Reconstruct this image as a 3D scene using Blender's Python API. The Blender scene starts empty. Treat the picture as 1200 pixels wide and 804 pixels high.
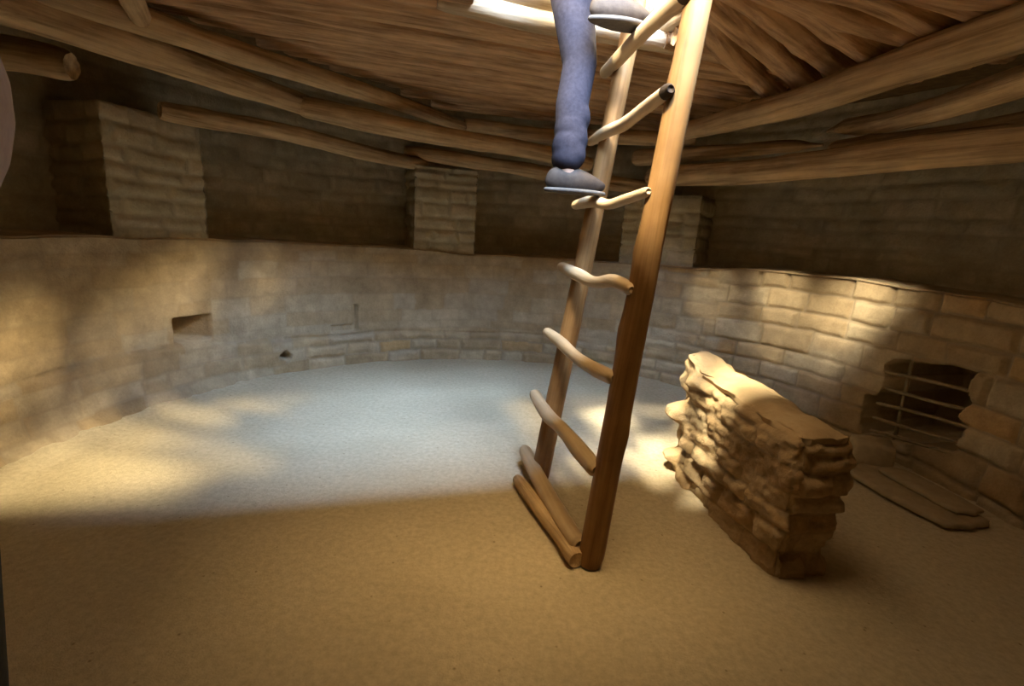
import bpy, math, random
import numpy as np
from mathutils import Vector, Matrix, Quaternion

sc = bpy.context.scene
COL = sc.collection
# ------------------------------------------------------------------ camera
EYE = 1.25
PITCH, ROLL = math.radians(13.2), math.radians(3.8)
fw = np.array([0, math.cos(PITCH), -math.sin(PITCH)])
rt0 = np.array([1.0, 0, 0]); up0 = np.cross(rt0, fw)
RT = math.cos(ROLL) * rt0 + math.sin(ROLL) * up0
UP = np.cross(RT, fw)
cam_d = bpy.data.cameras.new('camera'); cam = bpy.data.objects.new('camera', cam_d); COL.objects.link(cam)
cam_d.sensor_fit = 'HORIZONTAL'; cam_d.sensor_width = 36.0; cam_d.lens = 17.0
cam_d.clip_start = 0.02
cam.matrix_world = Matrix(((RT[0], UP[0], -fw[0], 0), (RT[1], UP[1], -fw[1], 0), (RT[2], UP[2], -fw[2], EYE), (0, 0, 0, 1)))
sc.camera = cam
# ------------------------------------------------------------------ colour management
sc.view_settings.view_transform = 'Standard'; sc.view_settings.look = 'None'
sc.view_settings.gamma = 1.0; sc.view_settings.use_curve_mapping = False
sc.view_settings.exposure = 0.0
sc.cycles.max_bounces = 10; sc.cycles.diffuse_bounces = 8
# ------------------------------------------------------------------ frame of the ladder and hatch (turned 16 degrees)
A16 = math.radians(16.0)
E1 = np.array([math.cos(A16), math.sin(A16), 0]); E2 = np.array([-math.sin(A16), math.cos(A16), 0])
def fr(a, b, z): return E1 * a + E2 * b + np.array([0, 0, z])
HA0, HA1, HB0, HB1, HZ = 0.46, 1.36, 1.25, 2.45, 2.31     # the hatch opening
HC = fr((HA0 + HA1) / 2, (HB0 + HB1) / 2, HZ)
# ------------------------------------------------------------------ light: warm cliff glow (world), sky strip, sun through gaps
world = bpy.data.worlds.new('World'); sc.world = world; world.use_nodes = True
bg = world.node_tree.nodes['Background']
bg.inputs['Color'].default_value = (1.0, 0.72, 0.38, 1); bg.inputs['Strength'].default_value = 4.2
def area(name, loc, rot, sx, sy, power, col, portal=False):
    d = bpy.data.lights.new(name, 'AREA'); d.shape = 'RECTANGLE'; d.size = sx; d.size_y = sy
    d.energy = power; d.color = col
    if portal: d.cycles.is_portal = True
    o = bpy.data.objects.new(name, d); COL.objects.link(o); o.location = loc; o.rotation_euler = rot
    return o
area('hatch_portal', fr((HA0 + HA1) / 2, (HB0 + HB1) / 2, 2.56), (0, 0, A16), 1.1, 1.1, 1, (1, 1, 1), True)
SKYH = 9.0
def sky_panel(name, a0, a1, b0, b1, radiance, col):
    # a strip of sky seen between cliff lip and trees; a,b = where its light lands on the floor, as an offset from the hatch
    k = SKYH / HZ
    ca, cb = -(a0 + a1) / 2 * k, -(b0 + b1) / 2 * k
    sx, sy = abs(a1 - a0) * k, abs(b1 - b0) * k
    area(name, HC + E1 * ca + E2 * cb + np.array([0, 0, SKYH]), (0, 0, A16), sx, sy, radiance * math.pi * sx * sy, col)
COOL = (0.62, 0.90, 1.35)
sky_panel('sky_strip', -1.75, 0.65, 0.93, 1.07, 150, COOL)
sky_panel('sky_band', -1.6, 0.55, 1.07, 1.7, 85, COOL)
sky_panel('sky_low', -2.8, 2.6, 1.4, 3.4, 50.0, COOL)
# the sunlit sandstone overhang right above the hatch
sky_panel('sunlit_overhang', -1.1, 0.3, -0.40, 0.42, 18, (1.0, .66, .28))
def sun(name, target, strength, col, ang):
    d = bpy.data.lights.new(name, 'SUN'); d.energy = strength; d.color = col; d.angle = math.radians(ang)
    o = bpy.data.objects.new(name, d); COL.objects.link(o)
    v = Vector(np.array(target) - HC); o.rotation_euler = v.to_track_quat('-Z', 'Y').to_euler(); o.location = HC - np.array(v) * 3
WARM = (1.0, 0.83, 0.50)
sun('sun_floor_glow', (-1.72, 2.62, 0), 2.4, WARM, 4)
sun('sun_floor_patch', (-2.0, 2.38, 0), 5.4, WARM, 4)
sun('sun_ladder_patch', (0.62, 2.98, 0), 3.2, WARM, 7)
sun('sun_deflector_patch', (1.15, 2.88, 0), 14, (1.0, .88, .62), 6)
sun('sun_wall_patch_vent', (1.98, 3.60, 0.90), 13, (1.0, .90, .66), 8)
sun('sun_wall_patch_edge', (-2.41, 2.22, 0.42), 5.0, WARM, 6)
sun('sun_wall_patch_niche', (-2.10, 3.32, 0.70), 2.4, WARM, 6)

# ------------------------------------------------------------------ helpers
def h3(ix, iy, iz, seed):
    n = (ix.astype(np.int64) * 374761393 + iy.astype(np.int64) * 668265263 + iz.astype(np.int64) * 2147483647 + seed * 974711) & 0xffffffff
    n = ((n ^ (n >> 13)) * 1274126177) & 0xffffffff
    n = ((n ^ (n >> 16)) * 2246822519) & 0xffffffff
    return ((n ^ (n >> 15)) & 0xffff) / 32767.5 - 1.0
def vn(x, y, z=0.0, seed=0):
    x, y, z = np.broadcast_arrays(np.asarray(x, float), np.asarray(y, float), np.asarray(z, float))
    x0, y0, z0 = np.floor(x), np.floor(y), np.floor(z)
    fx, fy, fz = x - x0, y - y0, z - z0
    fx, fy, fz = [t * t * (3 - 2 * t) for t in (fx, fy, fz)]
    r = 0
    for i in (0, 1):
        for j in (0, 1):
            for k in (0, 1):
                w = (fx if i else 1 - fx) * (fy if j else 1 - fy) * (fz if k else 1 - fz)
                r = r + w * h3(x0 + i, y0 + j, z0 + k, seed)
    return r
def fbm(x, y, z=0.0, seed=0, oct=3):
    r = 0; a = 1.0; f = 1.0; t = 0
    for o in range(oct):
        r = r + a * vn(np.asarray(x) * f, np.asarray(y) * f, np.asarray(z) * f, seed + o * 17); t += a; a *= .5; f *= 2.03
    return r / t
def sstep(a, b, x):
    t = np.clip((x - a) / (b - a), 0, 1); return t * t * (3 - 2 * t)
def mesh_obj(name, verts, faces, mat=None, parent=None, smooth=True, attrs=None):
    me = bpy.data.meshes.new(name)
    me.from_pydata([tuple(v) for v in np.asarray(verts, float).tolist()], [], [tuple(f) for f in faces])
    if attrs:
        for k, v in attrs.items():
            a = me.attributes.new(k, 'FLOAT', 'POINT'); a.data.foreach_set('value', np.asarray(v, dtype=np.float32))
    if smooth: me.polygons.foreach_set('use_smooth', [True] * len(me.polygons))
    me.update()
    o = bpy.data.objects.new(name, me); COL.objects.link(o)
    if mat: me.materials.append(mat)
    if parent: o.parent = parent
    return o
def grid_faces(nu, nv, wrap=False, off=0, flip=False):
    i = np.arange(nu if wrap else nu - 1); j = np.arange(nv - 1)
    I, J = np.meshgrid(i, j, indexing='ij'); I2 = (I + 1) % nu
    f = np.stack([I * nv + J, I2 * nv + J, I2 * nv + J + 1, I * nv + J + 1], -1).reshape(-1, 4) + off
    if flip: f = f[:, ::-1]
    return f.tolist()
def tag(o, label, cat, group=None):
    o['label'] = label; o['category'] = cat
    if group: o['group'] = group
    return o
def struct(o): o['kind'] = 'structure'; return o
def thing(name, label, cat, loc=(0, 0, 0), group=None):
    o = bpy.data.objects.new(name, None); COL.objects.link(o); o.location = loc; o.empty_display_size = .1
    return tag(o, label, cat, group)
C0 = np.array([0.0, 0.0, EYE])
def at(px, py, z):          # the point at height z on the sight line through a photograph pixel
    d = fw + RT * (px - 600) / 566.67 - UP * (py - 402) / 566.67
    return C0 + d * ((z - EYE) / d[2])

# ------------------------------------------------------------------ materials
def mat(name, rough=.9):
    m = bpy.data.materials.new(name); m.use_nodes = True
    nt = m.node_tree; b = nt.nodes['Principled BSDF']; b.inputs['Roughness'].default_value = rough
    b.inputs['Specular IOR Level'].default_value = .15
    return m, nt, b
def nd(nt, t, **kw):
    n = nt.nodes.new(t)
    for k, v in kw.items():
        if k in n.inputs.keys() if hasattr(n.inputs, 'keys') else False: n.inputs[k].default_value = v
        else: setattr(n, k, v)
    return n
def noise(nt, vec, scale, detail=5, rough=.6):
    n = nt.nodes.new('ShaderNodeTexNoise'); n.inputs['Scale'].default_value = scale
    n.inputs['Detail'].default_value = detail; n.inputs['Roughness'].default_value = rough
    if vec is not None: nt.links.new(vec, n.inputs['Vector'])
    return n.outputs['Fac']
def ramp(nt, fac, stops):
    r = nt.nodes.new('ShaderNodeValToRGB')
    while len(r.color_ramp.elements) < len(stops): r.color_ramp.elements.new(.5)
    for e, (p, c) in zip(r.color_ramp.elements, stops): e.position = p; e.color = (*c, 1)
    nt.links.new(fac, r.inputs['Fac']); return r.outputs['Color']
def mix(nt, mode, fac, a, b):
    m = nt.nodes.new('ShaderNodeMix'); m.data_type = 'RGBA'; m.blend_type = mode
    for i, v in ((0, fac), (6, a), (7, b)):
        if hasattr(v, 'is_linked'): nt.links.new(v, m.inputs[i])
        else: m.inputs[i].default_value = v if i == 0 else (*v, 1)
    return m.outputs[2]
def bump(nt, b, h, strength, dist):
    n = nt.nodes.new('ShaderNodeBump'); n.inputs['Strength'].default_value = strength; n.inputs['Distance'].default_value = dist
    nt.links.new(h, n.inputs['Height']); nt.links.new(n.outputs['Normal'], b.inputs['Normal'])
def addf(nt, a, b, kb=1.0):
    m = nt.nodes.new('ShaderNodeMath'); m.operation = 'MULTIPLY_ADD'
    nt.links.new(b, m.inputs[0]); m.inputs[1].default_value = kb; nt.links.new(a, m.inputs[2]); return m.outputs[0]
def objco(nt): return nt.nodes.new('ShaderNodeTexCoord').outputs['Object']
def stone_mat(name, stops, mortar, k=1.0):
    m, nt, b = mat(name, .95); co = objco(nt)
    at_ = nt.nodes.new('ShaderNodeAttribute'); at_.attribute_name = 'tone'
    ag = nt.nodes.new('ShaderNodeAttribute'); ag.attribute_name = 'mortar'
    c = ramp(nt, at_.outputs['Fac'], stops)
    n1 = noise(nt, co, 9, 6); n2 = noise(nt, co, 70, 5, .7)
    c = mix(nt, 'MULTIPLY', .55, c, ramp(nt, n1, [(.25, (.55, .52, .48)), (.7, (1.25, 1.22, 1.15))]))
    c = mix(nt, 'MULTIPLY', .3, c, ramp(nt, n2, [(.3, (.6, .58, .55)), (.65, (1.15, 1.15, 1.15))]))
    n0 = noise(nt, co, 3.2, 3); c = mix(nt, 'MULTIPLY', .6, c, ramp(nt, n0, [(.35, (.80, .77, .74)), (.65, (1.12, 1.10, 1.08))]))
    c = mix(nt, 'MIX', ag.outputs['Fac'], c, mortar)
    nt.links.new(c, b.inputs['Base Color'])
    bump(nt, b, addf(nt, n2, n1, 1.5), .5 * k, .012)
    return m
M_WALL = stone_mat('sandstone_masonry', [(0, (.40, .30, .18)), (.35, (.48, .37, .23)), (.6, (.50, .41, .28)), (.85, (.46, .38, .27)), (1, (.50, .34, .17))], (.30, .23, .15))
M_SOOT = stone_mat('smoky_masonry', [(0, (.40, .35, .24)), (.5, (.47, .42, .29)), (1, (.50, .43, .30))], (.36, .31, .21))
M_DEFL = stone_mat('deflector_masonry', [(0, (.44, .30, .16)), (.4, (.55, .42, .26)), (.7, (.50, .36, .20)), (1, (.58, .46, .30))], (.34, .25, .15), 1.3)
def floor_mat():
    m, nt, b = mat('packed_earth', .95); co = objco(nt)
    n1 = noise(nt, co, 1.6, 4); n2 = noise(nt, co, 40, 6, .7); n3 = noise(nt, co, 160, 3, .6)
    c = ramp(nt, n1, [(.3, (.52, .44, .30)), (.7, (.60, .51, .36))])
    c = mix(nt, 'MULTIPLY', .6, c, ramp(nt, n2, [(.3, (.66, .64, .60)), (.65, (1.12, 1.12, 1.12))]))
    v = nt.nodes.new('ShaderNodeTexVoronoi'); v.inputs['Scale'].default_value = 13; nt.links.new(co, v.inputs['Vector'])
    c = mix(nt, 'MULTIPLY', .8, c, ramp(nt, v.outputs['Distance'], [(.03, (.45, .40, .34)), (.08, (1, 1, 1))]))
    nt.links.new(c, b.inputs['Base Color']); bump(nt, b, addf(nt, n3, n2, 1.5), .4, .008)
    return m
M_FLOOR = floor_mat()
def wood_mat(name, stops, streak=(.5, .42, .35), sx=1.6, rough=.8, bmp=.6, st=.8):
    m, nt, b = mat(name, rough); co = objco(nt)
    mp = nt.nodes.new('ShaderNodeMapping'); mp.inputs['Scale'].default_value = (sx, 26, 26); nt.links.new(co, mp.inputs['Vector'])
    oi = nt.nodes.new('ShaderNodeObjectInfo')
    ad = nt.nodes.new('ShaderNodeVectorMath'); ad.operation = 'ADD'; nt.links.new(mp.outputs[0], ad.inputs[0])
    cx = nt.nodes.new('ShaderNodeCombineXYZ'); ml = nt.nodes.new('ShaderNodeMath'); ml.operation = 'MULTIPLY'; ml.inputs[1].default_value = 37
    nt.links.new(oi.outputs['Random'], ml.inputs[0]); nt.links.new(ml.outputs[0], cx.inputs[0]); nt.links.new(cx.outputs[0], ad.inputs[1])
    n1 = noise(nt, ad.outputs[0], 1.0, 6, .65); n2 = noise(nt, co, 5, 4)
    c = ramp(nt, n2, stops)
    c = mix(nt, 'MULTIPLY', st, c, ramp(nt, n1, [(.33, streak), (.55, (1, 1, 1)), (.8, (1.25, 1.2, 1.15))]))
    nt.links.new(c, b.inputs['Base Color']); bump(nt, b, n1, bmp, .012)
    return m
M_LOG = wood_mat('roof_log_wood', [(.3, (.48, .33, .18)), (.7, (.66, .47, .26))], (.36, .31, .26), 1.4, .8, 1.0)
M_POLE = wood_mat('split_pole_wood', [(.3, (.54, .34, .18)), (.7, (.68, .44, .25))], (.34, .28, .24), 2.0, .85, 1.0)
M_LADDER = wood_mat('ladder_wood', [(.3, (.24, .125, .045)), (.7, (.34, .185, .070))], (.50, .40, .32), 1.0, .5, .35, .8)
M_RUNG = wood_mat('rung_wood', [(.3, (.46, .33, .19)), (.7, (.56, .42, .26))], (.72, .66, .6), 1.5, .5, .3, .6)
M_ENDG = wood_mat('dark_end_grain', [(.3, (.03, .02, .012)), (.7, (.06, .04, .025))])
M_HATCH = wood_mat('weathered_hatch_wood', [(.3, (.52, .42, .28)), (.7, (.62, .50, .34))])
def plain(name, c0, c1, scale=30, rough=.9, b_=.3, dist=.004):
    m, nt, b = mat(name, rough); co = objco(nt); n = noise(nt, co, scale, 5)
    nt.links.new(ramp(nt, n, [(.3, c0), (.7, c1)]), b.inputs['Base Color']); bump(nt, b, n, b_, dist)
    return m
M_CEIL = plain('brush_and_mud', (.16, .10, .05), (.26, .17, .08), 20, .95, .8, .03)
M_CAP = plain('clay_plaster', (.44, .31, .17), (.55, .41, .24), 9, .95, .9, .02)
M_SLAB = plain('sandstone_slab', (.32, .25, .16), (.42, .33, .21), 18, .95, .6, .01)
M_STICK = plain('dark_stick', (.20, .15, .09), (.30, .23, .14), 40)
M_DENIM = plain('denim', (.020, .018, .026), (.032, .029, .040), 60, .9, .3, .003)
M_SHIRT = plain('mauve_grey_cloth', (.34, .29, .32), (.42, .36, .39), 60)
M_PALE = plain('pale_cloth', (.62, .62, .64), (.74, .74, .76), 60)
M_DARKC = plain('charcoal_cloth', (.03, .032, .03), (.05, .052, .05), 60)
M_SKIN = plain('skin', (.50, .30, .21), (.56, .35, .25), 25, .55, .1)
M_HAIR = plain('brown_hair', (.05, .03, .02), (.09, .055, .035), 90)
M_SHOE = plain('brown_shoe_leather', (.035, .025, .02), (.06, .045, .035), 40, .6)
M_SOLE = plain('shoe_sole', (.10, .09, .08), (.14, .125, .11), 40)

# ------------------------------------------------------------------ stone courses
def stones(s, z, seed, zmax, rh=(.07, .15), rl=(.14, .42), gap=.012, rnd=.022, wob=.018):
    """protrusion 0..1 profile, per-stone random numbers and mortar mask of a rubble wall at (s, z)"""
    rg = np.random.RandomState(seed)
    b = [-.3]
    while b[-1] < zmax + .3: b.append(b[-1] + rg.uniform(*rh))
    b = np.array(b)
    zz = z + wob * fbm(s * 2.2, z * 1.5, 0, seed + 3, 2) + .006 * vn(s * 14, z * 14, 0, seed + 8)
    ri = np.clip(np.searchsorted(b, zz) - 1, 0, len(b) - 2)
    ez = np.minimum(zz - b[ri], b[ri + 1] - zz)
    smin, smax = s.min() - 1, s.max() + 1
    es = np.zeros_like(s); sid = np.zeros(s.shape, int)
    for r in range(len(b) - 1):
        m = ri == r
        e = [smin - rg.uniform(0, .3)]
        while e[-1] < smax: e.append(e[-1] + rg.uniform(*rl) * (1.25 if b[r + 1] - b[r] < .09 else 1))
        if not m.any(): continue
        e = np.array(e); ss = s[m] + .012 * vn(z[m] * 9, s[m] * 4, 0, seed + r)
        k = np.clip(np.searchsorted(e, ss) - 1, 0, len(e) - 2)
        es[m] = np.minimum(ss - e[k], e[k + 1] - ss); sid[m] = r * 1000 + k
    ed = np.minimum(ez, es)
    prof = sstep(gap * .3, gap + rnd, ed)
    r1 = (h3(sid, sid * 0 + 7, sid * 0, seed) + 1) / 2
    r2 = (h3(sid, sid * 0 + 19, sid * 0, seed) + 1) / 2
    mort = 1 - sstep(gap * .4, gap * 1.1, ed)
    return prof, r1, r2, mort

# ------------------------------------------------------------------ the round room
CX, CY, RW = 0.05, 2.15, 2.45
def ring(th, r): return np.stack([CX + r * np.sin(th), CY + r * np.cos(th)], -1)
RIM = np.radians([-180, -110, -83, -62, -25, -10, 16, 40, 46, 65, 84, 110, 180])
RIMZ = [1.06, 1.08, 1.09, 1.075, 1.05, 1.02, 1.04, 1.06, 1.09, 1.10, 1.07, 1.07, 1.06]
def thetas(fine): # the near half, behind the camera, is coarser
    a = np.arange(-112, 112, math.degrees(fine / RW)); return np.radians(np.concatenate([a, np.linspace(112, 248, 110)[:-1]]))
D = math.degrees
def wall_lower():
    th = thetas(.0105); tw = (th + math.pi) % (2 * math.pi) - math.pi
    nz = 100; T, W = np.meshgrid(tw, np.linspace(0, 1, nz), indexing='ij')
    ZT = np.interp(T, RIM, RIMZ) + .006 * vn(T * 12, 0, 0, 5)
    Z = W * ZT - .02
    S = T * RW; dg = np.degrees(T)
    pa, ra1, ra2, ma = stones(S, Z, 11, 1.2)                                   # small coursing
    pb, rb1, rb2, mb = stones(S, Z, 23, 1.2, (.11, .20), (.20, .46), .009, .016) # big blocks beside the vent
    big = sstep(38, 44, dg)
    # how much mud plaster hides the stones
    plast = .66 * (1 - sstep(20, 40, dg)) * sstep(.18, .30, Z + .03 * fbm(S * 2, Z * 2, 0, 4)) + .25
    plast = np.where(dg < -45, np.maximum(plast,   .58 + .2 * vn(S * 1.6, Z * 3, 0, 66)), plast)
    plast = np.clip(plast * (1 - big), 0, .9)
    p = pa * (1 - big) + pb * big; r1 = ra1 * (1 - big) + rb1 * big; r2 = ra2 * (1 - big) + rb2 * big; mo = ma * (1 - big) + mb * big
    amp = .020 + .006 * big
    d = (p - 1) * amp * (1 - plast) + (r1 - .5) * .022 * p * (1 - .8 * plast) + .012 * fbm(S * 2.5, Z * 2.5, 0, 9) + .005 * fbm(S * 18, Z * 18, 0, 12)
    # foot of the wall stands out a little, with a ragged crack line above it on the left
    lip = .26 + .03 * fbm(S * 1.8, 0, 0, 31) + .10 * sstep(-40, -75, dg)
    d += .03 * (1 - sstep(-.012, .012, Z - lip)) * (1 - big) * sstep(-95, -85, dg)
    d -= .026 * np.exp(-((Z - lip - .008) / .007) ** 2) * (vn(S * 5, 1, 0, 8) > -.35) * (dg < 20)
    d += .10 * np.exp(-Z / .07) * sstep(-48, -62, dg)                          # sand drifted against the left foot
    # niche, with a floor that runs back to a point
    u = np.abs(dg + 65.0) / 2.85
    nb = .365; nt = .545
    ins = (u < 1) & (Z > nb) & (Z < nt)
    depth = np.where(ins, .03 + .25 * (1 - u), 0)
    # little hole at the foot, thin slot further on
    hr = np.hypot((dg + 49.9) / 1.15, (Z - .15) / .036) + .35 * vn(S * 40, Z * 40, 0, 2)
    depth = np.maximum(depth, .10 * (1 - sstep(.75, 1.0, hr)))
    slot = (np.abs(dg + 35.6) < .38) & (Z > .29) & (Z < .53)
    depth = np.where(slot, .05, depth)
    depth = np.maximum(depth, np.where((np.abs(dg + 38.2) < 2.4) & (Z > .29) & (Z < .36), .022, 0))
    # ventilator mouth
    vt = .615 + (dg - 70.6) * .0045 + .012 * vn(S * 9, 0, 0, 3); vb = .09 + (dg - 70.6) * .011
    vl = 71.0 + 1.2 * vn(Z * 9, 4, 0, 3) - (Z < .35) * 1.2; vr = 81.6 + .8 * vn(Z * 12, 9, 0, 3)
    vin = (dg > vl) & (dg < vr) & (Z > vb) & (Z < vt)
    depth = np.where(vin, .75, depth)
    d = np.where(depth > 0, -depth, d); inside = depth > .02
    XY = ring(T, RW - d)
    V = np.concatenate([XY, Z[..., None]], -1).reshape(-1, 3)
    tone = .45 + (r2 - .5) * (1.25 - .6 * plast) + .25 * fbm(S * 1.5, Z * 2, 0, 77)
    mort = mo * (1 - .75 * plast) * .8
    o = mesh_obj('wall_lower', V, grid_faces(len(th), nz, True), M_WALL, attrs={'tone': np.clip(tone, 0, 1).ravel(), 'mortar': mort.ravel()})
    return struct(o)
wall_lower()
RB = 2.90
def wall_recess():
    th = thetas(.016); tw = (th + math.pi) % (2 * math.pi) - math.pi; nz = 84
    T, Z = np.meshgrid(tw, np.linspace(.98, 2.34, nz), indexing='ij'); S = T * RB
    p, r1, r2, mo = stones(S, Z, 41, 2.5)
    d = (p - 1) * .012 + (r1 - .5) * .012 + .01 * fbm(S * 3, Z * 3, 0, 6)
    V = np.concatenate([ring(T, RB - d), Z[..., None]], -1).reshape(-1, 3)
    struct(mesh_obj('wall_recess', V, grid_faces(len(th), nz, True), M_SOOT, attrs={'tone': r2.ravel(), 'mortar': (mo * .6).ravel()}))
wall_recess()
def bench():
    th = thetas(.03); tw = (th + math.pi) % (2 * math.pi) - math.pi; rr = np.linspace(0, 1, 12)
    T, Q = np.meshgrid(tw, rr, indexing='ij'); ZT = np.interp(T, RIM, RIMZ) + .006 * vn(T * 12, 0, 0, 5) - .02
    R = 2.435 + Q * (RB + .03 - 2.435)
    Z = ZT + .008 * fbm(T * 14, Q * 4, 0, 15) * (Q > 0.05) - .012 * (Q == 0)
    V = np.concatenate([ring(T, R), Z[..., None]], -1).reshape(-1, 3)
    struct(mesh_obj('trim_bench_top', V, grid_faces(len(th), 12, True), M_WALL, attrs={'tone': (.4 + .3 * fbm(T * 9, Q * 5, 0, 3)).ravel(), 'mortar': (T * 0).ravel()}))
bench()
def pilaster(k, a0, a1, top):
    """a masonry pier standing on the bench, flush with its front edge"""
    a0, a1 = math.radians(a0), math.radians(a1); w = (a1 - a0) * RW
    per = np.concatenate([np.stack([np.full(30, 0.0), np.linspace(.47, 0, 30)], -1),
                          np.stack([np.linspace(0, 1, 56), np.zeros(56)], -1)[1:],
                          np.stack([np.full(30, 1.0), np.linspace(0, .47, 30)], -1)[1:]])
    z = np.linspace(1.0, top, 72); s = np.cumsum(np.r_[0, np.hypot(np.diff(per[:, 0]) * w, np.diff(per[:, 1]))])
    S, Z = np.meshgrid(s + k * 3.3, z, indexing='ij')
    p, r1, r2, mo = stones(S, Z, 60 + k, 2.0, (.07, .14), (.15, .35))
    d = (p - 1) * .014 + (r1 - .5) * .012 + .006 * fbm(S * 6, Z * 6, 0, k)
    P = per[:, None, :] + np.zeros((1, len(z), 1))
    front = (P[..., 1] < .001)
    T = a0 + (a1 - a0) * P[..., 0]; R = RW + .01 + P[..., 1] - np.where(front, d, 0)
    T = T + np.where(front, 0, np.where(P[..., 0] < .5, -1, 1) * d / RW)
    V = np.concatenate([ring(T, R), Z[..., None]], -1).reshape(-1, 3); n = len(s)
    f = grid_faces(n, len(z)); f.append([i * len(z) + len(z) - 1 for i in range(n)])
    struct(mesh_obj('wall_pilaster', V, f, M_SOOT, attrs={'tone': np.clip(r2 + .15, 0, 1).ravel(), 'mortar': (mo * .5).ravel()}))
for k, (a0, a1, t) in enumerate([(-74.5, -61.2, 1.79), (-23.6, -10.7, 1.74), (20.5, 35.5, 1.62), (84.5, 97, 1.68), (138, 152, 1.75), (-130, -117, 1.78)]):
    pilaster(k, a0, a1, t)
def floor_():
    n = 270; x = np.linspace(-2.75, 2.85, n); y = np.linspace(-.65, 4.95, n)
    X, Y = np.meshgrid(x, y, indexing='ij'); r = np.hypot(X - CX, Y - CY); dg = np.degrees(np.arctan2(X - CX, Y - CY))
    Z = .010 * fbm(X * 1.6, Y * 1.6, 0, 2) + .0035 * fbm(X * 9, Y * 9, 0, 5)
    Z += .06 * sstep(2.2, 2.5, r) * sstep(-45, -65, dg) * (dg > -110) * (1 + .5 * fbm(X * 6, Y * 6, 0, 3))
    V = np.stack([X, Y, Z], -1).reshape(-1, 3)
    struct(mesh_obj('floor', V, grid_faces(n, n), M_FLOOR))
floor_()
def ceiling():
    # mud and brush over the poles: a thick round slab with a square hole for the hatch
    hole = [fr(HA0 - .02, HB0 - .02, 0), fr(HA1 + .02, HB0 - .02, 0), fr(HA1 + .02, HB1 + .02, 0), fr(HA0 - .02, HB1 + .02, 0)]
    n = 96; V = []; F = []
    hp = []
    for i in range(4):
        a, b = hole[i], hole[(i + 1) % 4]
        for t in np.linspace(0, 1, n // 4 + 1)[:-1]: hp.append(a + (b - a) * t)
    hp = np.array(hp); hc = hp.mean(0)
    out = []
    for q in hp:
        v = (q - hc)[:2]; v /= np.linalg.norm(v); o = hc[:2] - np.array([CX, CY])
        bq = o @ v; t = -bq + math.sqrt(bq * bq - o @ o + 3.2 ** 2); out.append(np.r_[hc[:2] + v * t, 0])
    out = np.array(out); m = 14
    for z0 in (2.31, 2.38):
        for k in range(m):
            t = k / (m - 1); q = hp * (1 - t) + out * t; q[:, 2] = z0 + .012 * fbm(q[:, 0] * 5, q[:, 1] * 5, 0, 4); V.append(q)
    V = np.concatenate(V)
    idx = lambda l, k, i: (l * m + k) * n + i % n
    for i in range(n):
        for k in range(m - 1):
            F.append((idx(0, k, i), idx(0, k + 1, i), idx(0, k + 1, i + 1), idx(0, k, i + 1)))
            F.append((idx(1, k, i), idx(1, k, i + 1), idx(1, k + 1, i + 1), idx(1, k + 1, i)))
        F.append((idx(0, 0, i), idx(0, 0, i + 1), idx(1, 0, i + 1), idx(1, 0, i)))
        F.append((idx(0, m - 1, i), idx(1, m - 1, i), idx(1, m - 1, i + 1), idx(0, m - 1, i + 1)))
    struct(mesh_obj('ceiling', V, F, M_CEIL))
ceiling()

# ------------------------------------------------------------------ round timber
def log_mesh(L, r0, r1, seed, bend=.02, rough=.06, ridge=.05, nu=26, step=.035, tip0=0.0, tip1=0.0, knots=2):
    rg = np.random.RandomState(seed); nx = max(8, int(L / step))
    x = np.linspace(0, L, nx); a = np.linspace(0, 2 * math.pi, nu, endpoint=False)
    X, A = np.meshgrid(x, a, indexing='ij'); t = X / L
    R = r0 + (r1 - r0) * t
    ca, sa = np.cos(A), np.sin(A)
    f = 1 + rough * 1.6 * fbm(X * 2.3, ca * .9 + seed, sa * .9, seed, 3) + ridge * fbm(X * .9, ca * 3.4, sa * 3.4 + seed * 3, seed + 5, 3)
    f += ridge * .6 * vn(X * 2.5, ca * 8, sa * 8, seed + 9)
    for _ in range(knots):
        kx, ka = rg.uniform(.1, .9) * L, rg.uniform(0, 6.28)
        da = (A - ka + math.pi) % (2 * math.pi) - math.pi
        f += .16 * np.exp(-((X - kx) / (1.2 * r0)) ** 2 - (da / .45) ** 2)
    if tip0: f *= .25 + .75 * sstep(0, tip0, X)
    if tip1: f *= .25 + .75 * sstep(0, tip1, L - X)
    ed = .02 * min(1, r0 / .05)
    f *= 1 - .18 * np.exp(-X / ed) - .18 * np.exp(-(L - X) / ed)
    by = bend * (vn(X * 1.3 / max(L, .6) * 2, 3, 0, seed + 1)); bz = bend * (vn(X * 1.3 / max(L, .6) * 2, 9, 0, seed + 2))
    V = np.stack([X, by + R * f * ca, bz + R * f * sa], -1).reshape(-1, 3)
    F = grid_faces(nx, nu)
    i = np.arange(nx - 1)
    F += [(k * nu + nu - 1, (k + 1) * nu + nu - 1, (k + 1) * nu, k * nu) for k in i]
    F = [tuple(reversed(q)) for q in F]
    F += [tuple(range(nu)), tuple(reversed(range((nx - 1) * nu, nx * nu)))]
    return V, F
def place(o, p0, p1, roll=0.0):
    p0, p1 = Vector(p0), Vector(p1); d = (p1 - p0).normalized()
    y = Vector((0, 0, 1)).cross(d)
    y = y.normalized() if y.length > 1e-4 else Vector((0, 1, 0))
    z = d.cross(y)
    o.matrix_world = Matrix(((d.x, y.x, z.x, p0.x), (d.y, y.y, z.y, p0.y), (d.z, y.z, z.z, p0.z), (0, 0, 0, 1))) @ Matrix.Rotation(roll, 4, 'X')
def log(name, p0, p1, r0, r1, seed, m, label=None, cat='log', group=None, parent=None, **kw):
    L = float(np.linalg.norm(np.array(p1) - np.array(p0)))
    V, F = log_mesh(L, r0, r1, seed, **kw)
    o = mesh_obj(name, V, F, m, parent)
    place(o, p0, p1)
    if label: tag(o, label, cat, group)
    return o
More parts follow.
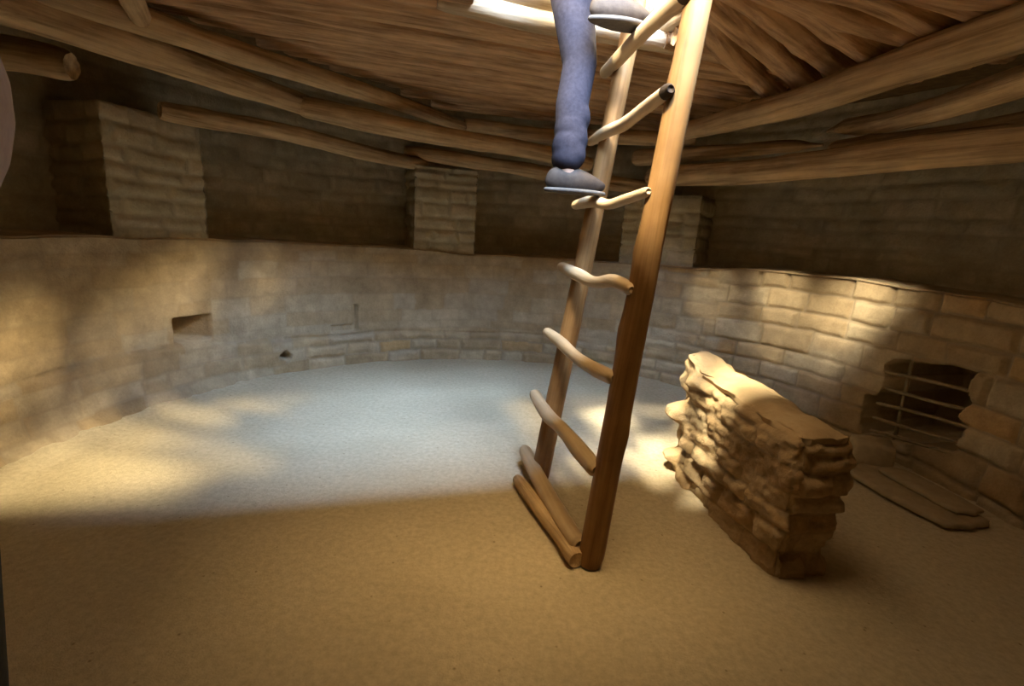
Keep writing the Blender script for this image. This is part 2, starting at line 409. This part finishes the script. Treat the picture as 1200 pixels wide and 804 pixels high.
def ext(p, q, a, b):
    p, q = np.array(p), np.array(q); d = (q - p) / np.linalg.norm(q - p); return p - d * a, q + d * b
G = 'cribbed beams around the roof edge'
def beam(pa, za, pb, zb, r0, r1, seed, label, ea=0, eb=0, **kw):
    p, q = ext(at(*pa, za), at(*pb, zb), ea, eb)
    kw = dict(dict(rough=.11, ridge=.11, bend=.03, knots=4, nu=32, step=.028), **kw)
    return log('roof_beam', p, q, r0, r1, seed, M_LOG, label, 'beam', G, **kw)
beam((188, 123), 1.83, (485, 190), 1.77, .058, .055, 1, 'lowest slim beam over the wide recess between the two far pilasters', 0, .1)
beam((0, 8), 1.98, (375, 133), 1.95, .085, .065, 2, 'thick rough beam running down from the upper left corner above the dark recess', .7, .05, knots=5)
beam((362, 126), 1.955, (662, 184), 1.86, .068, .06, 3, 'low beam crossing behind the climber just above the far pilaster', .05, .25)
beam((195, 32), 2.09, (545, 149), 2.06, .07, .045, 4, 'upper left edge beam with its tapered tip ending mid roof', .9, 0)
beam((548, 150), 2.06, (800, 163), 2.04, .05, .055, 5, 'upper far beam passing behind the ladder under the flat pole ceiling', .03, .1)
beam((800, 156), 2.06, (1200, 42), 2.05, .06, .095, 6, 'largest thick beam rising to the upper right corner', .1, .8, knots=4)
beam((968, 160), 1.98, (1200, 88), 1.96, .045, .075, 7, 'pointed beam tucked under the largest beam at right', .0, .7, tip0=.25)
beam((790, 181), 1.93, (965, 168), 1.95, .065, .035, 8, 'short split beam right of the ladder ending at the pointed beam', .35, .0, tip1=.2)
beam((800, 210), 1.735, (1200, 174), 1.745, .085, .085, 9, 'lowest long beam above the dark recess over the vent', .35, .6, knots=4)
beam((20, 70), 1.87, (88, 80), 1.86, .08, .07, 10, 'short blunt log end over the dark recess at far left', .8, 0)
beam((1080, 158), 1.87, (1200, 140), 1.87, .05, .05, 21, 'thin shadowed beam wedged between the pointed beam and the lowest right beam', .5, .8)
beam((150, -25), 2.13, (180, 31), 2.12, .05, .045, 22, 'stubby pole end poking down near the upper left corner', .2, 0)
beam((487, 182), 1.83, (735, 214), 1.72, .055, .06, 23, 'lowest beam between the two middle pilasters behind the ladder', .1, .3)
def chord(a0, a1, r, z, rad, seed, label):
    p = np.r_[ring(np.radians(a0), r), z]; q = np.r_[ring(np.radians(a1), r), z]
    log('roof_beam', p, q, rad, rad, seed, M_LOG, label, 'beam', G)
# ------------------------------------------------------------------ flat ceiling of poles
rg = random.Random(4)
cl0, cl1 = at(195, 32, 2.09), at(545, 149, 2.06); rl0, rl1 = at(800, 156, 2.06), at(1200, 42, 2.05)
def line_e1(p, q, b):      # e1 where the line p-q (in plan) has e2 = b
    pa, pb, qa, qb = p @ E1, p @ E2, q @ E1, q @ E2; return pa + (qa - pa) * (b - pb) / (qb - pb)
k = 0; b = .62
GP = 'split poles of the flat ceiling'
while b < 4.25:
    r = rg.uniform(.046, .062); b += r
    lo = line_e1(cl0, cl1, b) - .25; hi = line_e1(rl0, rl1, b) + .22
    lo = max(lo, -2.0)
    sl = rg.uniform(-.05, .05)
    if HB0 - .06 < b < HB1 + .03: spans = [(lo, HA0 - .05)] + ([(HA1 + .05, HA1 + .42)] if b > 2.1 else [])
    elif b <= HB0: spans = [(lo, HA0 + .5)]
    else: spans = [(lo, hi)]
    for (a0, a1) in spans:
        far = 'beyond the hatch' if b > HB1 else 'beside and before the hatch'
        log('ceiling_pole', fr(a0, b - sl / 2, 2.255 + rg.uniform(-.012, .012)), fr(a1, b + sl / 2, 2.255 + rg.uniform(-.012, .012)), r, r * rg.uniform(.75, 1), 100 + k, M_POLE,
            'rough split pole laid crossways in the flat ceiling ' + far, 'pole', GP + ' ' + far, ridge=.16, rough=.08, bend=.02, nu=30, step=.03)
        k += 1
    b += r * .82
for i, (pa, pb, r) in enumerate([((815, 8), (893, 92), .06), ((838, -8), (935, 88), .065), ((872, -8), (978, 76), .06), ((908, -12), (1035, 62), .065), ((960, -12), (1085, 44), .06), ((1015, -14), (1130, 34), .06), ((1075, -18), (1190, 14), .065), ((1140, -25), (1260, -8), .07)]):
    p, q = ext(at(*pa, 2.235), at(*pb, 2.2), .05 if i < 2 else .5, .35)
    log('ceiling_pole', p, q, r * 1.1, r, 300 + i, M_POLE, 'reddish split pole fanning out from the hatch to the largest beam', 'pole', 'fanned poles beside the hatch', ridge=.17, rough=.08, nu=30, step=.03)
# hatch frame
hf = thing('hatch_frame', 'sunlit pale timber frame around the roof hatch at the ladder top', 'hatch', HC)
def hlog(p, q, r, seed):
    o = log('frame_log', np.array(p) - HC, np.array(q) - HC, r, r * .9, seed, M_HATCH, parent=hf)
for j, (dz, off) in enumerate([(2.285, 0), (2.36, .06)]):
    hlog(fr(HA0 - .2, HB1 + .05 + off * .3, dz - .05), fr(HA1 + .2, HB1 + .03 + off * .3, dz - .05), .052, 400 + j)
    hlog(fr(HA0 - .2, HB0 - .06 - off, dz), fr(HA1 + .2, HB0 - .06 - off, dz), .06, 410 + j)
    hlog(fr(HA0 - .07 - off, HB0 - .1, dz + .03), fr(HA0 - .07 - off, HB1 + .1, dz + .03), .05, 420 + j)
    hlog(fr(HA1 + .07 + off, HB0 - .1, dz + .03), fr(HA1 + .07 + off, HB1 + .1, dz + .03), .05, 430 + j)

# ------------------------------------------------------------------ ladder
FL = np.array([.183, 2.270, 0.0]); FR = np.array([.362, 1.652, 0.0])
DL = np.array([.122, .12, 1.0]); DR = np.array([.097, .12, 1.0])
lad = thing('wooden_ladder', 'peeled pole ladder with seven crooked rungs leaning up through the roof hatch', 'ladder', (FL + FR) / 2)
lo_ = (FL + FR) / 2
log('rail', FL - lo_ + DL * .0, FL - lo_ + DL * 3.05, .047, .043, 501, M_LADDER, parent=lad, bend=.012, rough=.05, ridge=.03, knots=5)
log('rail', FR - lo_ + DR * .0, FR - lo_ + DR * 3.05, .050, .044, 502, M_LADDER, parent=lad, bend=.012, rough=.05, ridge=.03, knots=6)
def tube(name, P, R, m, parent, seed, nu=18, capm=None):
    """crooked stick through points P with radii R"""
    P = np.array(P); n = 46; t = np.linspace(0, 1, len(P)); tt = np.linspace(0, 1, n)
    def cr(v):  # smooth interpolation
        out = []
        for q in tt * (len(v) - 1):
            i = min(int(q), len(v) - 2); f = q - i
            p0, p1, p2, p3 = v[max(i - 1, 0)], v[i], v[i + 1], v[min(i + 2, len(v) - 1)]
            out.append(.5 * ((2 * p1) + (-p0 + p2) * f + (2 * p0 - 5 * p1 + 4 * p2 - p3) * f * f + (-p0 + 3 * p1 - 3 * p2 + p3) * f ** 3))
        return np.array(out)
    Q = cr(P); r = cr(np.array(R)[:, None])[:, 0]
    tg = np.gradient(Q, axis=0); tg /= np.linalg.norm(tg, axis=1)[:, None]
    u = np.cross(tg, [0, 0, 1.0]); u /= np.linalg.norm(u, axis=1)[:, None]; w = np.cross(u, tg)
    a = np.linspace(0, 2 * math.pi, nu, endpoint=False)
    rr = r[:, None] * (1 + .10 * fbm(tt[:, None] * 6, np.cos(a)[None] * 1.2, np.sin(a)[None] * 1.2 + seed, seed))
    endf = np.minimum(1, np.sqrt(np.clip(np.minimum(tt, 1 - tt) / .035, 0.02, 1)))[:, None]; rr = rr * (.45 + .55 * endf)
    V = Q[:, None, :] + rr[..., None] * (np.cos(a)[None, :, None] * u[:, None, :] + np.sin(a)[None, :, None] * w[:, None, :])
    F = grid_faces(n, nu) + [(k * nu + nu - 1, (k + 1) * nu + nu - 1, (k + 1) * nu, k * nu) for k in range(n - 1)]
    # lay the mesh along its own x axis so the grain follows it
    o = mesh_obj(name, (V.reshape(-1, 3) - Q[0]), F + [tuple(reversed(range(nu))), tuple(range((n - 1) * nu, n * nu))], m, parent)
    d = Vector(Q[-1] - Q[0]).normalized(); rot = d.to_track_quat('X', 'Z').to_matrix().to_4x4()
    o.data.transform(rot.inverted()); o.matrix_local = Matrix.Translation(Q[0]) @ rot
    if capm:
        o.data.materials.append(capm)
        mi = [1 if min(p.vertices) >= (n - 4) * nu else 0 for p in o.data.polygons]; o.data.polygons.foreach_set('material_index', mi)
    return o
def ladpt(z, t):   # t=0 left rail, 1 right rail, on the climbing side
    a = FL + DL * z; c = FR + DR * z
    return a + (c - a) * t - E1 * .052
RU = [  # height, crook (sideways offsets along the rung: up, climbing side), radii, overhang
    (.075, [.02, .005, .0, -.005, .0], [.030, .034, .036, .034, .032], .17, -.01),
    (.385, [.02, .0, .01, .0, -.005], [.027, .030, .027, .032, .030], .17, .0),
    (.725, [.015, .01, -.01, -.005, .01], [.022, .026, .024, .027, .024], .16, .0),
    (1.065, [.015, .0, -.015, .012, .0], [.023, .027, .023, .024, .021], .15, .02),
    (1.40, [-.012, .0, -.02, -.005, .012], [.020, .025, .019, .018, .016], .15, .02),
    (1.725, [-.03, -.015, -.02, .0, .025], [.018, .024, .024, .022, .022], .13, .06),
    (2.05, [-.03, -.02, .0, .01, .025], [.024, .028, .028, .028, .034], .12, .05)]
for i, (z, up, rad, ov, ovr) in enumerate(RU):
    ts = [-ov / .64 * 1.0, 0.12, .45, .75, 1 + ovr]
    P = [ladpt(z + u, t) - lo_ - E1 * (.008 * math.sin(3 * t + i)) for t, u in zip(ts, up)]
    tube('rung', P, [q * 1.12 for q in rad], M_RUNG, lad, 600 + i, capm=M_ENDG if i > 4 else None)
# the log that keeps the ladder feet from sliding
pa, pb = at(612, 558, .05), at(684, 652, .05)
log('footing_log', np.r_[pa[:2], .036] - E1 * .026, np.r_[pb[:2], .042] - E1 * .026, .030, .039, 701, M_LOG, 'weathered log lying on the floor against the ladder feet', 'log', bend=.01, rough=.05, knots=1)

# ------------------------------------------------------------------ deflector wall
def deflector():
    N, Fp = np.array([1.19, 1.640]), np.array([1.035, 2.560])
    ax = (Fp - N) / np.linalg.norm(Fp - N); nx = np.array([ax[1], -ax[0]]); L = np.linalg.norm(Fp - N); hw = .140
    root = thing('deflector_wall', 'low freestanding stone wall between the ladder and the vent opening, one end sunlit', 'wall', (N[0], N[1], 0))
    # perimeter of a rounded rectangle, from the near end
    cr = .045; pts = []
    def arc(cx, cy, a0): return [(cx + cr * math.cos(a), cy + cr * math.sin(a)) for a in np.linspace(a0, a0 + math.pi / 2, 7)]
    crn = [(cr, -hw + cr, math.pi), (L - cr, -hw + cr, 1.5 * math.pi), (L - cr, hw - cr, 0), (cr, hw - cr, .5 * math.pi)]
    for c in crn: pts += arc(*c)
    pts = np.array(pts); pts = np.vstack([pts, pts[:1]])
    sl = np.r_[0, np.cumsum(np.hypot(*np.diff(pts, axis=0).T))]
    s = np.arange(0, sl[-1], .0075); P = np.stack([np.interp(s, sl, pts[:, 0]), np.interp(s, sl, pts[:, 1])], -1)
    tn = np.roll(P, -1, 0) - np.roll(P, 1, 0); tn /= np.linalg.norm(tn, axis=1)[:, None]; nr = np.stack([tn[:, 1], -tn[:, 0]], -1)
    def top(x, y): return .580 + .035 * sstep(.15, .7, x / L) + .06 * sstep(.80, .95, x / L) * (1 - sstep(-.02, .12, y)) + .008 * vn(x * 9, y * 9, 0, 4)
    nz = 84; W = np.linspace(0, 1, nz); S, WW = np.meshgrid(s, W, indexing='ij')
    Z = WW * (top(P[:, 0], P[:, 1])[:, None] - .002) - .02 * (1 - WW)
    p, r1, r2, mo = stones(S, Z, 83, .8, (.055, .12), (.10, .30), .007, .020, .035)
    far = sstep(L * .80, L * .9, P[:, 0])[:, None]
    near = (1 - sstep(.0, .12, P[:, 0]))[:, None]
    p2, q1, q2, m2 = stones(S, Z, 91, .8, (.10, .17), (.22, .35), .012, .05, .04)
    d = (p - 1) * .014 + (r1 - .5) * .028 * p + .018 * fbm(S * 5, Z * 14, 0, 6, 4) + .012 * fbm(S * 28, Z * 40, 0, 16, 3) + .008 * WW - .004
    d2 = (p2 - 1) * .045 + (q1 - .5) * .05 * p2 + .010 * fbm(S * 14, Z * 14, 0, 8)
    d = d * (1 - far) + d2 * far
    d = d + .022 * np.sin(Z * 30 + 2) * near * .6 - .02 * near * (1 - WW)
    d += .02 * far * np.sin(Z * 24)
    d -= .045 * sstep(.90, 1.0, WW) ** 1.5
    Q = P[:, None, :] + nr[:, None, :] * d[..., None]
    XY = N - np.array([N[0], N[1]]) + Q[..., :1] * ax + Q[..., 1:] * nx
    V = np.concatenate([XY, Z[..., None]], -1).reshape(-1, 3)
    tone = np.clip(r2 * (1 - far) + (.6 + .4 * q2) * far, 0, 1); mort = (mo * (1 - far) + m2 * far) * .7
    mesh_obj('masonry', V, grid_faces(len(s), nz, True, flip=True), M_DEFL, root, attrs={'tone': tone.ravel(), 'mortar': mort.ravel()})
    # mud cap
    nu_, nv_ = 90, 30; U_ = np.linspace(0, 1, nu_); rows = []
    v_ = np.concatenate([[-1.0, -1.0], np.linspace(-1, 1, nv_), [1.0, 1.0]]); drop = np.concatenate([[.040, .018], np.zeros(nv_), [.018, .040]])
    u_ = np.concatenate([[0, 0], U_, [1, 1]]); dropu = np.concatenate([[.040, .018], np.zeros(nu_), [.018, .040]])
    Uq, Vq = np.meshgrid(u_, v_, indexing='ij'); DR_ = np.maximum(dropu[:, None] + 0 * Vq, drop[None, :] + 0 * Uq)
    X = .030 + Uq * (L - .060); e = np.minimum(X - .030, L - .030 - X); wd = hw - .026 - .05 + np.sqrt(np.clip(.05 ** 2 - np.clip(.05 - e, 0, .05) ** 2, 0, 1))
    Y = Vq * wd; edge = np.minimum(e, wd - np.abs(Y)); rim_ = (1 - sstep(0, .05, edge))
    wob = .014 * vn(X * 8, Y * 8, DR_ * 14, 14); Y = Y + wob * np.sign(Vq) * (np.abs(Vq) > .9) ; X = X + wob * ((Uq < .02) | (Uq > .98))
    Zc = top(X, Y) + .014 - DR_ - .018 * rim_ * (DR_ == 0) + .014 * fbm(X * 11, Y * 11, 0, 3) * (DR_ < .05)
    V = np.concatenate([X[..., None] * ax + Y[..., None] * nx, Zc[..., None]], -1).reshape(-1, 3)
    mesh_obj('clay_cap', V, grid_faces(len(u_), len(v_), flip=True), M_CAP, root)
deflector()

# ------------------------------------------------------------------ ventilator bars, fallen slabs
def ringp(dg, r, z): return np.r_[ring(math.radians(dg), r), z]
vr = thing('vent_grate', 'dark grate of thin sticks across the square vent opening low in the wall', 'grate', ringp(76, RW + .03, .1))
vo = ringp(76, RW + .03, .1)
for i, (zl, zr_) in enumerate([(.52, .56), (.42, .46), (.31, .365), (.21, .275), (.12, .19)]):
    a, c = ringp(70.0, RW + .035, zl), ringp(82.6, RW + .035, zr_)
    tube('bar', [a - vo, (a + c) / 2 - vo + [0, 0, .006 * (-1) ** i], c - vo], [.011, .010, .010], M_STICK, vr, 800 + i, nu=10)
a, c = ringp(73.4, RW + .05, .07), ringp(73.0, RW + .05, .63)
tube('upright', [a - vo, (a + c) / 2 - vo, c - vo], [.011, .010, .010], M_STICK, vr, 810, nu=10)
def slab(cx, cy, z, lx, ly, th, rot, tilt, seed, label):
    n = 40; a = np.linspace(0, 2 * math.pi, n, endpoint=False)
    sq = 1 / np.maximum(np.abs(np.cos(a)), np.abs(np.sin(a))) ** .75
    rr = sq * (1 + .10 * fbm(np.cos(a) * 2, np.sin(a) * 2, seed, seed))
    rows = []
    for f_, zz in [(.0, 0), (.9, 0), (1, .15), (1.01, .5), (.99, .85), (.93, 1), (.5, 1.02), (.0, 1.02)]:
        q = np.stack([rr * f_ * np.cos(a) * lx / 2, rr * f_ * np.sin(a) * ly / 2, np.full(n, zz * th)], -1)
        q[:, 2] += .12 * th * fbm(q[:, 0] * 14, q[:, 1] * 14, seed, seed); q[:, :2] *= (1 + .03 * vn(a * 3, zz * 4, 0, seed))[:, None]; rows.append(q)
    V = np.stack(rows, 1).reshape(-1, 3)
    o = mesh_obj('sandstone_slab', V, grid_faces(n, len(rows), True), M_SLAB)
    o.location = (cx, cy, z); o.rotation_euler = (tilt[0], tilt[1], rot)
    tag(o, label, 'stone slab', 'slabs at the vent')
slab(2.16, 2.36, .005, .62, .30, .03, math.radians(104), (0.0, 0.0), 3, 'wide flat sandstone slab on the floor below the vent opening')
slab(2.26, 2.36, .034, .46, .18, .025, math.radians(100), (0, 0), 5, 'narrow upper sandstone slab directly under the vent grate')
slab(2.20, 2.72, .0, .16, .22, .16, math.radians(70), (0, 0), 8, 'chunky rounded stone at the foot of the wall beside the vent')

# ------------------------------------------------------------------ people
def round_cone(p0, r0, p1, r1, nu=20, squash=None):
    """closed tapered capsule; squash = (direction, factor) flattens it about its own axis"""
    p0, p1 = np.array(p0, float), np.array(p1, float); d = p1 - p0; L = np.linalg.norm(d)
    d = d / L if L > 1e-6 else np.array([0, 0, 1.0])
    u = np.cross(d, [0.31, 0.87, 0.11]); u /= np.linalg.norm(u); w = np.cross(d, u)
    prof = [(-r0 * math.cos(t), r0 * math.sin(t)) for t in np.linspace(.06, math.pi / 2, 7)] + [(L + r1 * math.sin(t), r1 * math.cos(t)) for t in np.linspace(0, math.pi / 2 - .06, 7)]
    a = np.linspace(0, 2 * math.pi, nu, endpoint=False); V = []
    for x, r in prof:
        for t in a:
            o = r * (math.cos(t) * u + math.sin(t) * w); q = d * x + o
            if squash is not None: q = q - squash[0] * (q @ squash[0]) * 0 - squash[0] * (o @ squash[0]) * (1 - squash[1])
            V.append(p0 + q)
    n = len(prof); F = []
    for i in range(n - 1):
        for k in range(nu): F.append((i * nu + k, i * nu + (k + 1) % nu, (i + 1) * nu + (k + 1) % nu, (i + 1) * nu + k))
    F += [tuple(reversed(range(nu))), tuple(range((n - 1) * nu, n * nu))]
    return V, F
def fuse(name, shells, m, parent, off, voxel=.006, smooth=4):
    """melt closed shells into one continuous skin"""
    V, F = [], []
    for xv, xf in shells:
        n = len(V); V += [tuple(np.array(v) - off) for v in xv]; F += [tuple(i + n for i in f) for f in xf]
    me = bpy.data.meshes.new(name); me.from_pydata(V, [], F)
    b = bpy.data.objects.new(name, me); COL.objects.link(b)
    r = b.modifiers.new('r', 'REMESH'); r.mode = 'VOXEL'; r.voxel_size = voxel
    sm = b.modifiers.new('m', 'SMOOTH'); sm.factor = .5; sm.iterations = smooth
    bpy.context.view_layer.update()
    o2 = bpy.data.meshes.new_from_object(b.evaluated_get(bpy.context.evaluated_depsgraph_get()))
    b.modifiers.clear(); b.data = o2; bpy.data.meshes.remove(me); o2.name = name
    o2.materials.clear(); o2.materials.append(m); o2.polygons.foreach_set('use_smooth', [True] * len(o2.polygons))
    b.parent = parent
    return b
def ellipsoid(c, rx, ry, rz, B, nu=24, nv=16, fn=None):
    """ellipsoid in the basis B (columns forward, left, up)"""
    V = []; F = []
    for j in range(nv + 1):
        for i in range(nu):
            ph = math.pi * j / nv; a = 2 * math.pi * i / nu
            p = np.array([math.sin(ph) * math.cos(a), math.sin(ph) * math.sin(a), math.cos(ph)])
            q = p * np.array([rx, ry, rz])
            if fn: q = fn(p, q)
            V.append(np.array(c) + B @ q)
    for j in range(nv):
        for i in range(nu):
            F.append((j * nu + i, j * nu + (i + 1) % nu, (j + 1) * nu + (i + 1) % nu, (j + 1) * nu + i)[::-1])
    return V, F
def person(label, joints, fwd, shirt, trousers, J):
    """J: function(forward, left, up) -> world.  joints: dict of local positions"""
    j = {k: np.array(J(*v)) for k, v in joints.items()}
    f = np.array([fwd[0], fwd[1], 0.0]); f /= np.linalg.norm(f); l = np.array([-f[1], f[0], 0]); B = np.stack([f, l, [0, 0, 1]], 1)
    base = Vector((*((j['ankle_l'] + j['ankle_r']) / 2)[:2], min(j['ankle_l'][2], j['ankle_r'][2]) - .09))
    root = thing('person', label, 'person', base)
    off = np.array(base); S = []
    def rc(p, r, q, r2, sq=None): S.append(round_cone(p, r, q, r2, squash=sq))
    fl = (f, .68); mid = (j['pelvis'] + j['chest']) / 2
    rc(j['pelvis'], .155, mid, .135, fl); rc(mid, .135, j['chest'], .165, fl)
    rc(j['chest'] + np.array([0, 0, .08]), .10, j['neck'], .058, fl); rc(j['neck'], .056, j['head'] - np.array([0, 0, .04]), .056)
    for s in 'lr':
        rc(j['chest'] + np.array([0, 0, .07]), .085, j['shoulder_' + s], .062, fl)
        rc(j['shoulder_' + s], .058, j['elbow_' + s], .043); rc(j['elbow_' + s], .043, j['wrist_' + s], .029)
        hand = j['hand_' + s]; d = (hand - j['wrist_' + s]); d = d / np.linalg.norm(d)
        curl = j['curl_' + s] - hand; curl = curl - d * (curl @ d); curl = curl / np.linalg.norm(curl); side = np.cross(d, curl)
        if s == 'l': side = -side
        if np.dot(side, f) < -.3: side = -side
        rc(j['wrist_' + s], .028, hand - d * .01, .036, (curl, .62)); rc(hand - d * .01, .040, hand + d * .03, .040, (curl, .5))
        for q, (w, ln) in enumerate([(.030, .068), (.010, .076), (-.010, .070), (-.029, .056)]):
            a0 = hand + d * .045 + side * w; a1 = a0 + d * ln * .45 + curl * .012 + side * w * .12; a2 = a1 + d * ln * .32 + curl * ln * .38; a3 = a2 + d * ln * .05 + curl * ln * .30
            rc(a0, .0105, a1, .0098); rc(a1, .0098, a2, .0090); rc(a2, .0090, a3, .0080)
        t0 = hand - d * .02 + side * .036; t1 = t0 + side * .022 + d * .028 + curl * .012; t2 = t1 + d * .026 + curl * .016
        rc(t0, .014, t1, .0115); rc(t1, .0112, t2, .0092)
        rc(j['pelvis'], .12, j['hip_' + s], .095); rc(j['hip_' + s], .092, j['knee_' + s], .056); rc(j['knee_' + s], .055, j['ankle_' + s], .040)
        cf = j['knee_' + s] * .68 + j['ankle_' + s] * .32 - f * .018; rc(j['knee_' + s], .05, cf, .054); rc(cf, .054, j['ankle_' + s], .038)
        rc(j['ankle_' + s], .040, j['ankle_' + s] + np.array([0, 0, -.05]) + j['foot_' + s] * .02, .036)
        rc(j['ankle_' + s] + np.array([0, 0, -.05]), .034, j['ankle_' + s] + np.array([0, 0, -.062]) + j['foot_' + s] * .13, .026)
    def head_fn(p, q):
        q = q.copy()
        if p[2] < 0: q[1] *= 1 - .30 * (-p[2]) ** 1.5; q[0] *= 1 - .12 * (-p[2])
        q[0] += .012 * math.exp(-((p[2] + .55) / .2) ** 2) * (p[0] > .5)                         # chin and mouth
        q[0] -= .010 * math.exp(-((p[2] - .02) / .12) ** 2 - ((abs(p[1]) - .38) / .16) ** 2) * (p[0] > 0)   # eye sockets
        q[0] += .030 * math.exp(-((p[2] + .22) / .14) ** 2 - (p[1] / .13) ** 2) * (p[0] > 0)    # nose
        q[0] -= .005 * math.exp(-((p[2] + .52) / .03) ** 2 - (p[1] / .3) ** 2) * (p[0] > 0)     # mouth line
        return q
    hc = j['head'] + np.array([0, 0, .02])
    extra = [ellipsoid(hc, .098, .076, .118, B, 40, 30, head_fn)]
    for sd in (-1, 1): extra.append(ellipsoid(hc + l * sd * .078 - f * .008, .022, .010, .032, B, 12, 10))
    fuse('body', S + extra, M_SKIN, root, off, .0045, 3)
    # hair
    hv, hf_ = ellipsoid(hc + np.array([0, 0, .012]) - f * .012, .104, .086, .120, B, 30, 20, lambda p, q: q * (1 if (p[2] > .35 or p[0] < -.05 + .2 * p[2]) and p[2] > -.75 else .80))
    mesh_obj('hair', np.array(hv) - np.array(base), hf_, M_HAIR, root)
    # trousers, with creased cuffs
    S = []
    rc(j['pelvis'] + np.array([0, 0, .09]), .165, j['pelvis'] - np.array([0, 0, .03]), .172, (f, .74))
    for s in 'lr':
        k_, a_ = j['knee_' + s], j['ankle_' + s]; h_ = j['hip_' + s]
        rc(j['pelvis'] - np.array([0, 0, .02]), .125, h_, .108); rc(h_, .106, k_, .074); rc(k_, .073, k_ * .6 + a_ * .4 - f * .012, .071); rc(k_ * .6 + a_ * .4 - f * .012, .071, k_ * .14 + a_ * .86, .060)
        for q, (t, r) in enumerate([(.50, .071), (.61, .072), (.70, .072), (.78, .073), (.84, .071), (.88, .068)]):
            c = k_ * (1 - t) + a_ * t + f * .005 * (-1) ** q; S.append(round_cone(c - np.array([0, 0, .006]), r, c + np.array([0, 0, .006]), r * .97))
    fuse('trousers', S, trousers, root, off, .0075, 3)
    # shirt
    S = []
    rc(j['pelvis'] + np.array([0, 0, .01]), .180, mid, .158, (f, .74)); rc(mid, .158, j['chest'], .182, (f, .72)); rc(j['chest'] + np.array([0, 0, .08]), .115, j['neck'] - np.array([0, 0, .03]), .072, (f, .8))
    for s in 'lr':
        rc(j['chest'] + np.array([0, 0, .07]), .10, j['shoulder_' + s], .078, (f, .85)); rc(j['shoulder_' + s], .077, j['elbow_' + s], .059); rc(j['elbow_' + s], .058, j['wrist_' + s] * .88 + j['elbow_' + s] * .12, .044)
    fuse('shirt', S, shirt, root, off, .0075, 3)
    # shoes
    for s in 'lr':
        fd = j['foot_' + s]; fl = np.array([-fd[1], fd[0], 0]); fl = fl / np.linalg.norm(fl); BB = np.stack([fd, fl, np.cross(fd, fl)], 1)
        c = j['ankle_' + s] + fd * .048 + np.array([0, 0, -.052])
        def shoe(p, q):
            q = q.copy(); q[2] = max(q[2], -.034); t = (q[0] + .14) / .28
            q[1] *= .78 + .35 * math.sin(min(t, 1) * 2.4); q[2] *= 1.75 - 1.15 * t if q[2] > 0 else 1
            return q
        sv, sf = ellipsoid(c, .142, .047, .055, BB, 30, 18, shoe)
        so = mesh_obj('shoe', np.array(sv) - np.array(base), sf, M_SHOE, root)
        def sole(p, q):
            q = q.copy(); q[2] = np.clip(q[2], -.009, .009); t = (q[0] + .14) / .28; q[1] *= .8 + .35 * math.sin(min(t, 1) * 2.4); return q
        sv, sf = ellipsoid(c - np.array([0, 0, .034]), .146, .050, .03, BB, 30, 12, sole)
        mesh_obj('sole', np.array(sv) - np.array(base), sf, M_SOLE, so)
    return root
climb = dict(pelvis=(.74, 2.27, 2.50), chest=(.74, 2.52, 2.84), neck=(.78, 2.56, 3.03), head=(.83, 2.57, 3.17),
    shoulder_l=(.76, 2.70, 2.93), shoulder_r=(.79, 2.34, 2.95), elbow_l=(.96, 2.68, 2.75), elbow_r=(.98, 2.28, 2.72),
    wrist_l=(1.13, 2.46, 2.93), wrist_r=(1.12, 2.33, 2.72), hand_l=(1.19, 2.40, 2.96), hand_r=(1.17, 2.355, 2.76), curl_l=(1.20, 2.34, 2.94), curl_r=(1.22, 2.40, 2.74),
    hip_l=(.80, 2.31, 2.41), hip_r=(.76, 2.19, 2.42), knee_l=(.84, 2.16, 1.96), knee_r=(1.02, 2.10, 2.52),
    ankle_l=(.79, 2.08, 1.515), ankle_r=(.90, 2.02, 2.17))
def JE(a, b, z): return fr(a, b, z)
climb_w = dict(climb)
class _J(dict): pass
def feet(d, fl, frt):
    d = dict(d); return d
def make_person(label, joints, fwd, shirt, trousers, J, foot_l, foot_r):
    # foot directions are vectors, so they bypass the point mapping
    jj = dict(joints)
    def J2(*v): return J(*v)
    global person
    o = None
    f = np.array([fwd[0], fwd[1], 0.0])
    jj2 = {k: v for k, v in jj.items()}
    # wrap: encode directions through a closure
    def JJ(*v):
        if len(v) == 4: return np.array(v[:3])
        return J2(*v)
    jj2['foot_l'] = (*foot_l, 0); jj2['foot_r'] = (*foot_r, 0)
    return person(label, jj2, fwd, shirt, trousers, JJ)
make_person('person in blue jeans climbing the ladder up through the roof hatch', climb, E1, M_PALE, M_DENIM, JE, tuple(E1), tuple(E1))
BX, BY = -.754, .482
bf = np.array([.55, .83, 0]); bf /= np.linalg.norm(bf); bl = np.array([-bf[1], bf[0], 0])
def JB(a, b, z): return np.array([BX, BY, 0]) + bf * a + bl * b + np.array([0, 0, z])
stand = dict(pelvis=(-.06, 0, .97), chest=(.06, 0, 1.34), neck=(.10, 0, 1.53), head=(.14, 0, 1.67),
    shoulder_l=(.08, .18, 1.45), shoulder_r=(.08, -.18, 1.45), elbow_l=(.04, .25, 1.17), elbow_r=(.05, -.235, 1.17), wrist_l=(-.02, .26, .93), wrist_r=(-.03, -.245, .93),
    hand_l=(-.03, .26, .85), hand_r=(-.05, -.245, .85), curl_l=(-.03, .20, .85), curl_r=(-.05, -.18, .85),
    hip_l=(-.005, .095, .91), hip_r=(.005, -.095, .91), knee_l=(.0, .11, .50), knee_r=(.0, -.12, .50), ankle_l=(-.10, .11, .095), ankle_r=(-.10, -.13, .095))
make_person('person standing in a mauve grey top and dark trousers at the left edge', stand, bf, M_SHIRT, M_DARKC, JB, tuple(bf), tuple(bf))
